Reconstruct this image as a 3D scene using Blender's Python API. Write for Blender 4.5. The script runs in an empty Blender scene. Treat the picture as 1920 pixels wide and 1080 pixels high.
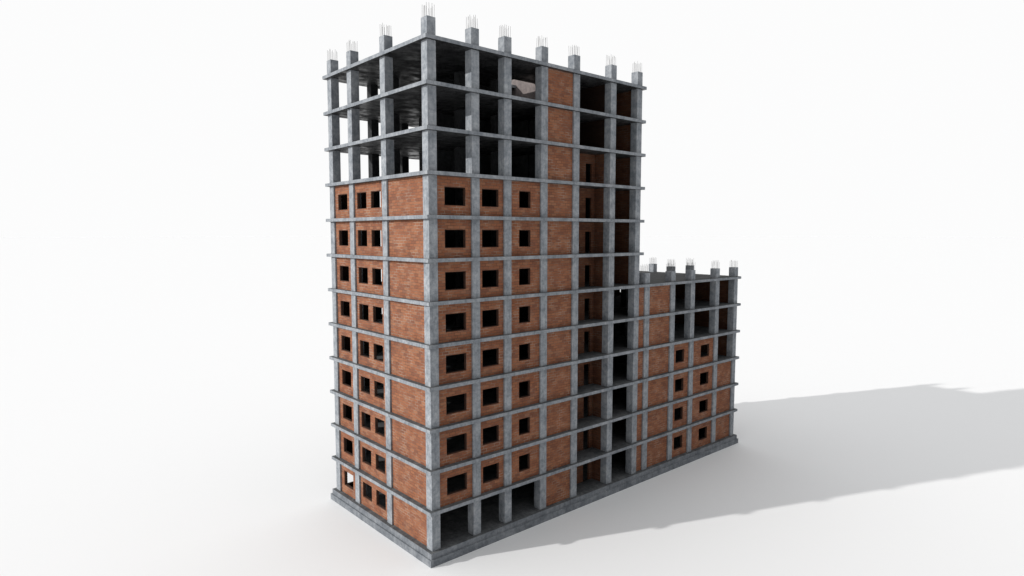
import bpy, bmesh, math, random
from mathutils import Vector, Matrix
random.seed(7)
scn = bpy.context.scene
C = scn.collection
H = 3.3; E = 0.3; T = 0.285
W1, W2, L = 25.63, 45.01, 16.67
XT = [.40, 4.51, 7.90, 12.11, 16.15, 21.26, 25.25]
XW = [27.05, 31.60, 35.40, 40.50, 44.62]
YC = [.40, 6.57, 12.38, 16.28]
CW = .39

# ---------------------------------------------------------------- light values
SKY = (.975, .976, .977); SUN = 3.45; SUNC = (1, .975, .94)
AZ = math.radians(-22.5); EL = math.radians(20.0)
Y0, Y1, DIM = -.70, -.05, .46           # the sky is dimmer towards -Y
def sky_avg():
    s = 0; n = 0
    for i in range(120):
        u = (i+.5)/120; ct = math.sqrt(u); st = math.sqrt(1-u)
        for j in range(180):
            y = st*math.sin(2*math.pi*(j+.5)/180)
            t = min(1, max(0, (y-Y0)/(Y1-Y0))); s += DIM+(1-DIM)*t; n += 1
    return s/n
AVG = sky_avg()
GROUND = tuple(s/(s*AVG + SUN*c*math.sin(EL)/math.pi) for s, c in zip(SKY, SUNC))

# ---------------------------------------------------------------- materials
def new_mat(name):
    m = bpy.data.materials.new(name); m.use_nodes = True
    nt = m.node_tree; b = nt.nodes['Principled BSDF']
    b.inputs['Roughness'].default_value = .9
    b.inputs['Specular IOR Level'].default_value = .2
    return m, nt, b
def N(nt, t, **kw):
    n = nt.nodes.new(t)
    for k, v in kw.items(): setattr(n, k, v)
    return n
def noise(nt, vec, scale, detail=5, rough=.6):
    n = N(nt, 'ShaderNodeTexNoise'); n.inputs['Scale'].default_value = scale
    n.inputs['Detail'].default_value = detail; n.inputs['Roughness'].default_value = rough
    nt.links.new(vec, n.inputs['Vector']); return n.outputs['Fac']
def ramp(nt, fac, stops):
    r = N(nt, 'ShaderNodeValToRGB'); e = r.color_ramp.elements
    while len(e) < len(stops): e.new(.5)
    for el, (p, c) in zip(e, stops):
        el.position = p; el.color = (*c, 1) if len(c) == 3 else c
    nt.links.new(fac, r.inputs['Fac']); return r.outputs['Color']
def mix(nt, kind, fac, a, b):
    m = N(nt, 'ShaderNodeMix', data_type='RGBA', blend_type=kind)
    for sock, v in ((m.inputs[0], fac), (m.inputs[6], a), (m.inputs[7], b)):
        if isinstance(v, (int, float)): sock.default_value = v
        elif isinstance(v, tuple): sock.default_value = (*v, 1)
        else: nt.links.new(v, sock)
    return m.outputs[2]
def bump(nt, b, h, strength, dist):
    n = N(nt, 'ShaderNodeBump'); n.inputs['Strength'].default_value = strength; n.inputs['Distance'].default_value = dist
    nt.links.new(h, n.inputs['Height']); nt.links.new(n.outputs['Normal'], b.inputs['Normal'])

def concrete(name, dark, light, spec=.2, rough=.9, bstr=.3, bscale=5, bdist=.012, gloss_patches=False):
    m, nt, b = new_mat(name)
    g = N(nt, 'ShaderNodeNewGeometry').outputs['Position']
    f1 = noise(nt, g, .8, 7, .66)
    c1 = ramp(nt, f1, [(.34, dark), (.5, tuple((a+c)/2 for a, c in zip(dark, light))), (.66, light)])
    f2 = noise(nt, g, 3.2, 6, .7)
    c2 = ramp(nt, f2, [(.3, (.76, .77, .79)), (.5, (1, 1, 1)), (.68, (1.18, 1.17, 1.15))])
    c = mix(nt, 'MULTIPLY', .9, c1, c2)
    mp = N(nt, 'ShaderNodeMapping'); mp.inputs['Scale'].default_value = (4, 4, .35)
    nt.links.new(g, mp.inputs['Vector'])
    f3 = noise(nt, mp.outputs['Vector'], 1.2, 4, .6)
    c3 = ramp(nt, f3, [(.36, (.72, .72, .74)), (.52, (1, 1, 1))])
    c = mix(nt, 'MULTIPLY', .0 if gloss_patches else .55, c, c3)
    nt.links.new(c, b.inputs['Base Color'])
    bump(nt, b, noise(nt, g, bscale, 2, .5), bstr, bdist)
    b.inputs['Specular IOR Level'].default_value = spec; b.inputs['Roughness'].default_value = rough
    if gloss_patches:  # patches of lower roughness and stronger specular
        fw_ = noise(nt, g, .9, 4, .6)
        nt.links.new(ramp(nt, fw_, [(.36, (.35, .35, .35)), (.62, (.75, .75, .75))]), b.inputs['Roughness'])
        nt.links.new(ramp(nt, fw_, [(.36, (.45, .45, .45)), (.62, (.08, .08, .08))]), b.inputs['Specular IOR Level'])
    return m
M_col = concrete('concrete_cast', (.18, .198, .22), (.325, .343, .365))
M_slab = concrete('concrete_slab', (.165, .182, .203), (.29, .308, .33))
M_plinth = concrete('concrete_plinth', (.125, .138, .155), (.215, .23, .249))
M_dark = concrete('concrete_interior_shade', (.018, .019, .020), (.045, .047, .05))  # near-black concrete, interior shade is put into the colour
M_ceil = concrete('slab_underside_shade', (.010, .010, .011), (.05, .051, .053), .5, .33, .4, 1.6, .05, True)  # shade under the slabs painted in as a near-black base
M_floor = concrete('slab_top_shade', (.06, .065, .07), (.14, .145, .15))  # slab tops darkened, standing in for shade on indoor floors
M_roof = concrete('roof_dark_sheet', (.03, .031, .031), (.06, .061, .061))  # near-black, for the sheet added over the wing roof
M_patch_wall = concrete('sun_patch_wall_render', (.165, .142, .138), (.20, .175, .171))  # surface of the added wall that shows the sun patch

def brick(name, tint=1.0, mortar=(.30, .24, .19)):
    m, nt, b = new_mat(name)
    g = N(nt, 'ShaderNodeNewGeometry').outputs['Position']
    s = N(nt, 'ShaderNodeSeparateXYZ'); nt.links.new(g, s.inputs[0])
    a = N(nt, 'ShaderNodeMath', operation='ADD'); nt.links.new(s.outputs['X'], a.inputs[0]); nt.links.new(s.outputs['Y'], a.inputs[1])
    cb = N(nt, 'ShaderNodeCombineXYZ'); nt.links.new(a.outputs[0], cb.inputs['X']); nt.links.new(s.outputs['Z'], cb.inputs['Y'])
    t = N(nt, 'ShaderNodeTexBrick'); t.offset = .5
    for k, v in (('Scale', 1), ('Mortar Size', .017), ('Mortar Smooth', .1), ('Bias', 0), ('Brick Width', .58), ('Row Height', .235)):
        t.inputs[k].default_value = v
    t.inputs['Color1'].default_value = (0, 0, 0, 1); t.inputs['Color2'].default_value = (1, 1, 1, 1); t.inputs['Mortar'].default_value = (.5, .5, .5, 1)
    nt.links.new(cb.outputs[0], t.inputs['Vector'])
    q = lambda *c: tuple(v*tint for v in c)
    col = ramp(nt, t.outputs['Color'], [(0, q(.175, .073, .045)), (.18, q(.21, .083, .047)), (.45, q(.24, .093, .049)), (.7, q(.265, .107, .056)), (.9, q(.28, .128, .072)), (1, q(.21, .098, .064))])
    f = noise(nt, g, 8, 4, .65)
    col = mix(nt, 'MULTIPLY', .3, col, ramp(nt, f, [(.3, (.7, .68, .66)), (.55, (1, 1, 1)), (.75, (1.2, 1.18, 1.15))]))
    f2 = noise(nt, g, .8, 3, .6)
    mcol = ramp(nt, f2, [(.40, q(.09, .05, .035)), (.50, q(.16, .10, .072)), (.62, q(*mortar))])
    col = mix(nt, 'MIX', t.outputs['Fac'], col, mcol)
    f4 = noise(nt, g, .5, 4, .55)
    col = mix(nt, 'MULTIPLY', .3, col, ramp(nt, f4, [(.32, (.72, .7, .7)), (.55, (1, 1, 1)), (.7, (1.1, 1.1, 1.1))]))
    nt.links.new(col, b.inputs['Base Color'])
    inv = N(nt, 'ShaderNodeMath', operation='SUBTRACT'); inv.inputs[0].default_value = 1; nt.links.new(t.outputs['Fac'], inv.inputs[1])
    bump(nt, b, inv.outputs[0], .25, .01)
    return m
M_brick = brick('brick_orange')
M_recess = brick('brick_recess_shade', .52)  # brick copy darkened to paint in the recess shade
M_brick_in = brick('brick_inner_shade', .18)  # same brick, indoor shade on the rear walls put into the colour
M_brick_end = brick('brick_end_shade', .4)  # darker brick copy carries the shade inside the end walls
M_brick_deep = brick('brick_deep_shade', .07)  # deep bay shadow painted as almost black brick
def plain(name, c, rough=.8, metal=0, var=.3):
    m, nt, b = new_mat(name)
    g = N(nt, 'ShaderNodeNewGeometry').outputs['Position']
    f = noise(nt, g, 5, 4, .6)
    nt.links.new(ramp(nt, f, [(.3, tuple(v*(1-var) for v in c)), (.7, tuple(v*(1+var) for v in c))]), b.inputs['Base Color'])
    b.inputs['Roughness'].default_value = rough; b.inputs['Metallic'].default_value = metal
    return m
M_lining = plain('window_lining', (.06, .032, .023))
M_rebar = plain('rebar_steel', (.10, .097, .095), .6, .3)
M_ground = plain('white_ground', GROUND, 1, 0, .0015)
M_ground.node_tree.nodes['Principled BSDF'].inputs['Specular IOR Level'].default_value = 0

# ---------------------------------------------------------------- mesh helpers
def build(name, bm, mat, parent=None, top=None, bottom=None):
    bmesh.ops.recalc_face_normals(bm, faces=bm.faces)
    if top or bottom:
        bm.normal_update()
        for f in bm.faces:
            if top and f.normal.z > .5: f.material_index = 1
            if bottom and f.normal.z < -.5: f.material_index = 2
    me = bpy.data.meshes.new(name); bm.to_mesh(me); bm.free()
    me.materials.append(mat)
    if top or bottom: me.materials.append(top or mat); me.materials.append(bottom or mat)
    o = bpy.data.objects.new(name, me); C.objects.link(o)
    if parent: o.parent = parent
    return o
def box(bm, x0, x1, y0, y1, z0, z1):
    v = [bm.verts.new(p) for p in ((x0,y0,z0),(x1,y0,z0),(x1,y1,z0),(x0,y1,z0),(x0,y0,z1),(x1,y0,z1),(x1,y1,z1),(x0,y1,z1))]
    for f in ((0,3,2,1),(4,5,6,7),(0,1,5,4),(1,2,6,5),(2,3,7,6),(3,0,4,7)): bm.faces.new([v[i] for i in f])
def plate(axis, c0, c1, ar, br, holes=()):
    """slab of thickness c0..c1 along axis, with rectangular holes (a0,a1,b0,b1)"""
    bm = bmesh.new()
    A = sorted(set([*ar] + [v for h in holes for v in h[:2]])); B = sorted(set([*br] + [v for h in holes for v in h[2:]]))
    def P(a, b, c): return {'x': (c, a, b), 'y': (a, c, b), 'z': (a, b, c)}[axis]
    cache = {}
    def V(i, j, c):
        k = (i, j, c)
        if k not in cache: cache[k] = bm.verts.new(P(A[i], B[j], c))
        return cache[k]
    def solid(i, j):
        if i < 0 or j < 0 or i >= len(A)-1 or j >= len(B)-1: return False
        a = (A[i]+A[i+1])/2; b = (B[j]+B[j+1])/2
        return not any(h[0] < a < h[1] and h[2] < b < h[3] for h in holes)
    for i in range(len(A)-1):
        for j in range(len(B)-1):
            if not solid(i, j): continue
            for c in (c0, c1): bm.faces.new([V(i,j,c), V(i+1,j,c), V(i+1,j+1,c), V(i,j+1,c)])
            for di, dj, p, q in ((-1,0,(i,j),(i,j+1)),(1,0,(i+1,j),(i+1,j+1)),(0,-1,(i,j),(i+1,j)),(0,1,(i,j+1),(i+1,j+1))):
                if not solid(i+di, j+dj): bm.faces.new([V(*p,c0), V(*q,c0), V(*q,c1), V(*p,c1)])
    return bm
def rod(bm, p, q, r, n=5):
    p = Vector(p); q = Vector(q); d = (q-p).normalized(); u = d.orthogonal().normalized(); w = d.cross(u)
    a = [bm.verts.new(p + (u*math.cos(2*math.pi*i/n) + w*math.sin(2*math.pi*i/n))*r) for i in range(n)]
    b = [bm.verts.new(q + (u*math.cos(2*math.pi*i/n) + w*math.sin(2*math.pi*i/n))*r) for i in range(n)]
    for i in range(n): bm.faces.new([a[i], a[(i+1)%n], b[(i+1)%n], b[i]])
    bm.faces.new(b); bm.faces.new(a[::-1])

# ---------------------------------------------------------------- ground
bm = bmesh.new(); S = 6000
bm.faces.new([bm.verts.new(p) for p in ((-S,-S,0),(S,-S,0),(S,S,0),(-S,S,0))])
gr = build('ground', bm, M_ground); gr.location.z = -1.03
gr['kind'] = 'structure'; gr['label'] = 'plain white ground under the unfinished building'; gr['category'] = 'ground'

# ---------------------------------------------------------------- building
root = bpy.data.objects.new('unfinished_building', None); C.objects.link(root)
root['label'] = 'unfinished concrete frame tower with orange brick infill and a lower wing, standing on white ground'
root['category'] = 'building'

# foundation
build('foundation', plate('z', -.50, 0, (-.30, W2+.30), (-.30, L+.30)), M_plinth, root, M_floor)
build('foundation_step', plate('z', -1.06, -.48, (-.44, W2+.44), (-.44, L+.44)), M_plinth, root)

# floor slabs
for k in range(1, 13):
    x1 = W2+E if k <= 6 else W1+E
    holes = [(13.1, 15.71, 5.2, 7.8)] if k == 12 else []  # hole added in the roof so the sun makes a patch below
    j = lambda: random.uniform(-.025, .025)
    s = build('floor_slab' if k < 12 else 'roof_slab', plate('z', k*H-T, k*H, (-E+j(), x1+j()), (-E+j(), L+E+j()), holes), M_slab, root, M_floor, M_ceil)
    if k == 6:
        build('roof_dark_sheet', plate('z', k*H-.01, k*H+.02, (25.8, W2+.22), (-.2, L+.22)), M_roof, s)  # thin dark sheet added on the wing roof

# columns with rebar
def column(x, y, z1, rl, mat):
    bm = bmesh.new(); box(bm, x-CW, x+CW, y-CW, y+CW, -.02, z1)
    c = build('column', bm, mat, root)
    if not rl: return
    bm = bmesh.new(); r = CW-.07; n = 3
    pts = set()
    for i in range(n+1):
        t = -r + 2*r*i/n
        pts |= {(t, -r), (t, r), (-r, t), (r, t)}
    for px, py in sorted(pts):
        h = rl*random.uniform(.78, 1.04)
        rod(bm, (x+px, y+py, z1-.1), (x+px+random.uniform(-.04, .04), y+py+random.uniform(-.04, .04), z1+h), .011)
    build('rebar', bm, M_rebar, c)
for i, x in enumerate(XT):
    for j, y in enumerate(YC):
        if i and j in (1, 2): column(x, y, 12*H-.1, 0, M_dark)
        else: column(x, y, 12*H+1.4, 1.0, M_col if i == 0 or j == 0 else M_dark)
for i, x in enumerate(XW):
    for j, y in enumerate(YC):
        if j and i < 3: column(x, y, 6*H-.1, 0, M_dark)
        else: column(x, y, 6*H+1.12, .95, M_col)

# brick infill
def infill(name, axis, c0, c1, a0, a1, k, holes=(), mat=None, frame=True, label=None):
    z0, z1 = k*H-.02, (k+1)*H-T+.02
    hs = [(h[0], h[1], k*H+h[2], k*H+h[3]) for h in holes]
    w = build(name, plate(axis, c0, c1, (a0, a1), (z0, z1), hs), mat or M_brick, root)
    if label: w['label'] = label
    if frame:
        for h in hs:
            t = .045
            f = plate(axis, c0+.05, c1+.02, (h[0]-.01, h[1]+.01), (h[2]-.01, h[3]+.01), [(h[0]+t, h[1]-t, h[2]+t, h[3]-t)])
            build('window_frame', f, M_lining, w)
    return w
Z0, Z1 = .77, 2.22
c0, c1 = .17, .42
o = .04
yb = [(YC[i]+CW-o, YC[i+1]-CW+o) for i in range(3)]
l1 = 'orange brick infill panel with one window opening'; l2 = 'orange brick infill panel with two window openings'; l0 = 'blank orange brick infill panel'
for k in range(9):
    infill('brick_wall', 'x', c0, c1, *yb[0], k, label=l0)
    infill('brick_wall', 'x', c0, c1, *yb[1], k, [(7.45, 9.12, Z0, Z1), (9.9, 11.6, Z0, Z1)], label=l2)
    infill('brick_wall', 'x', c0, c1, *yb[2], k, [(13.45, 15.3, Z0, Z1)], label=l1)
XA = XT + XW
xb = [(XA[i]+CW-o, XA[i+1]-CW+o) for i in range(len(XA)-1)]
for k in range(1, 9):
    infill('brick_wall', 'y', c0, c1, *xb[0], k, [(1.58, 3.6, Z0, Z1)], label=l1)
    infill('brick_wall', 'y', c0, c1, *xb[1], k, [(5.25, 7.02, Z0, Z1)], label=l1)
    infill('brick_wall', 'y', c0, c1, *xb[2], k, [(9.29, 10.62, Z0, Z1)], label=l1)
for k in range(12):
    infill('brick_wall', 'y', c0, c1, *xb[3], k, label=l0)
for k in range(6):
    infill('brick_wall', 'y', c0, c1, *xb[6], k, label=l0)
    infill('brick_wall', 'y', c0, c1, *xb[7], k, label=l0)
    if k < 4:
        infill('brick_wall', 'y', c0, c1, *xb[8], k, [(32.55, 34.2, Z0, Z1)], label=l1)
        infill('brick_wall', 'y', c0, c1, *xb[9], k, [(37.5, 39.3, Z0, Z1)], label=l1)
    if k < 3:
        infill('brick_wall', 'y', c0, c1, *xb[10], k, label=l0)
# recessed loggia bay
for k in range(12):
    deep = 2.2 if k < 10 else 7
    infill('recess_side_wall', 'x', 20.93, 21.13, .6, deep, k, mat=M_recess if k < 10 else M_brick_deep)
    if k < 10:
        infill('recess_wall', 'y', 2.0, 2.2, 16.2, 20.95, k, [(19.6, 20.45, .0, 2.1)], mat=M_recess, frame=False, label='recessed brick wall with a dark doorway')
# end walls
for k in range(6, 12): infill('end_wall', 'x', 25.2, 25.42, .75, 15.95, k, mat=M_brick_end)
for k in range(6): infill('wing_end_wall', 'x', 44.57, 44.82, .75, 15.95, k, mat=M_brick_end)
# rear walls (through the lower storeys)
hs = [(.85, 2.3, .4, 2.9)] + [(4.8, 7.0, k*H+.4, k*H+2.85) for k in range(9)]
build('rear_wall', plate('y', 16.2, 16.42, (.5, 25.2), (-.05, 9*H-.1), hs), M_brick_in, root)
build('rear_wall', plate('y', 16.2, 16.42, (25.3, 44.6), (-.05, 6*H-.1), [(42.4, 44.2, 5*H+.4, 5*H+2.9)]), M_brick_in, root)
# inner concrete walls
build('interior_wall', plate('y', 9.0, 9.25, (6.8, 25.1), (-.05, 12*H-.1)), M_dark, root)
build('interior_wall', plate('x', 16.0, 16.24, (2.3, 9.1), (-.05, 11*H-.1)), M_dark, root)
build('sun_patch_wall', plate('x', 15.68, 15.90, (4.6, 9.1), (11*H-.05, 12*H+1.5)), M_patch_wall, root)  # added wall, catches sun through the hole and hides the sky behind

# ---------------------------------------------------------------- light
w = bpy.data.worlds.new('World'); scn.world = w; w.use_nodes = True
nt = w.node_tree; bg = nt.nodes['Background']; bg.inputs['Strength'].default_value = 1.0
tc = nt.nodes.new('ShaderNodeTexCoord'); sx = nt.nodes.new('ShaderNodeSeparateXYZ'); nt.links.new(tc.outputs['Generated'], sx.inputs[0])
mr = nt.nodes.new('ShaderNodeMapRange'); mr.clamp = True
for k, v in (('From Min', Y0), ('From Max', Y1), ('To Min', DIM), ('To Max', 1)): mr.inputs[k].default_value = v
nt.links.new(sx.outputs['Y'], mr.inputs['Value'])
nt.links.new(mix(nt, 'MIX', mr.outputs['Result'], (0, 0, 0), SKY), bg.inputs['Color'])
sd = bpy.data.lights.new('sun', 'SUN'); sd.energy = SUN; sd.angle = math.radians(.9); sd.color = SUNC
so = bpy.data.objects.new('sun', sd); C.objects.link(so)
d = Vector((math.cos(AZ)*math.cos(EL), math.sin(AZ)*math.cos(EL), -math.sin(EL)))
so.rotation_euler = d.to_track_quat('-Z', 'Y').to_euler(); so.location = (-40, 30, 60)

# ---------------------------------------------------------------- camera
yaw, pit = .8530, -.0841
fw = Vector((math.cos(yaw)*math.cos(pit), math.sin(yaw)*math.cos(pit), math.sin(pit)))
rt = Vector((math.sin(yaw), -math.cos(yaw), 0)); up = rt.cross(fw)
cd = bpy.data.cameras.new('camera'); cam = bpy.data.objects.new('camera', cd); C.objects.link(cam)
cd.sensor_width = 36; cd.lens = 36*1203.0846/1920; cd.clip_end = 12000
mw = Matrix((rt, up, -fw)).transposed().to_4x4(); mw.translation = (-27.2789, -40.7846, 24.9746)
cam.matrix_world = mw
scn.camera = cam
scn.view_settings.view_transform = 'Standard'; scn.view_settings.look = 'None'; scn.view_settings.exposure = 0
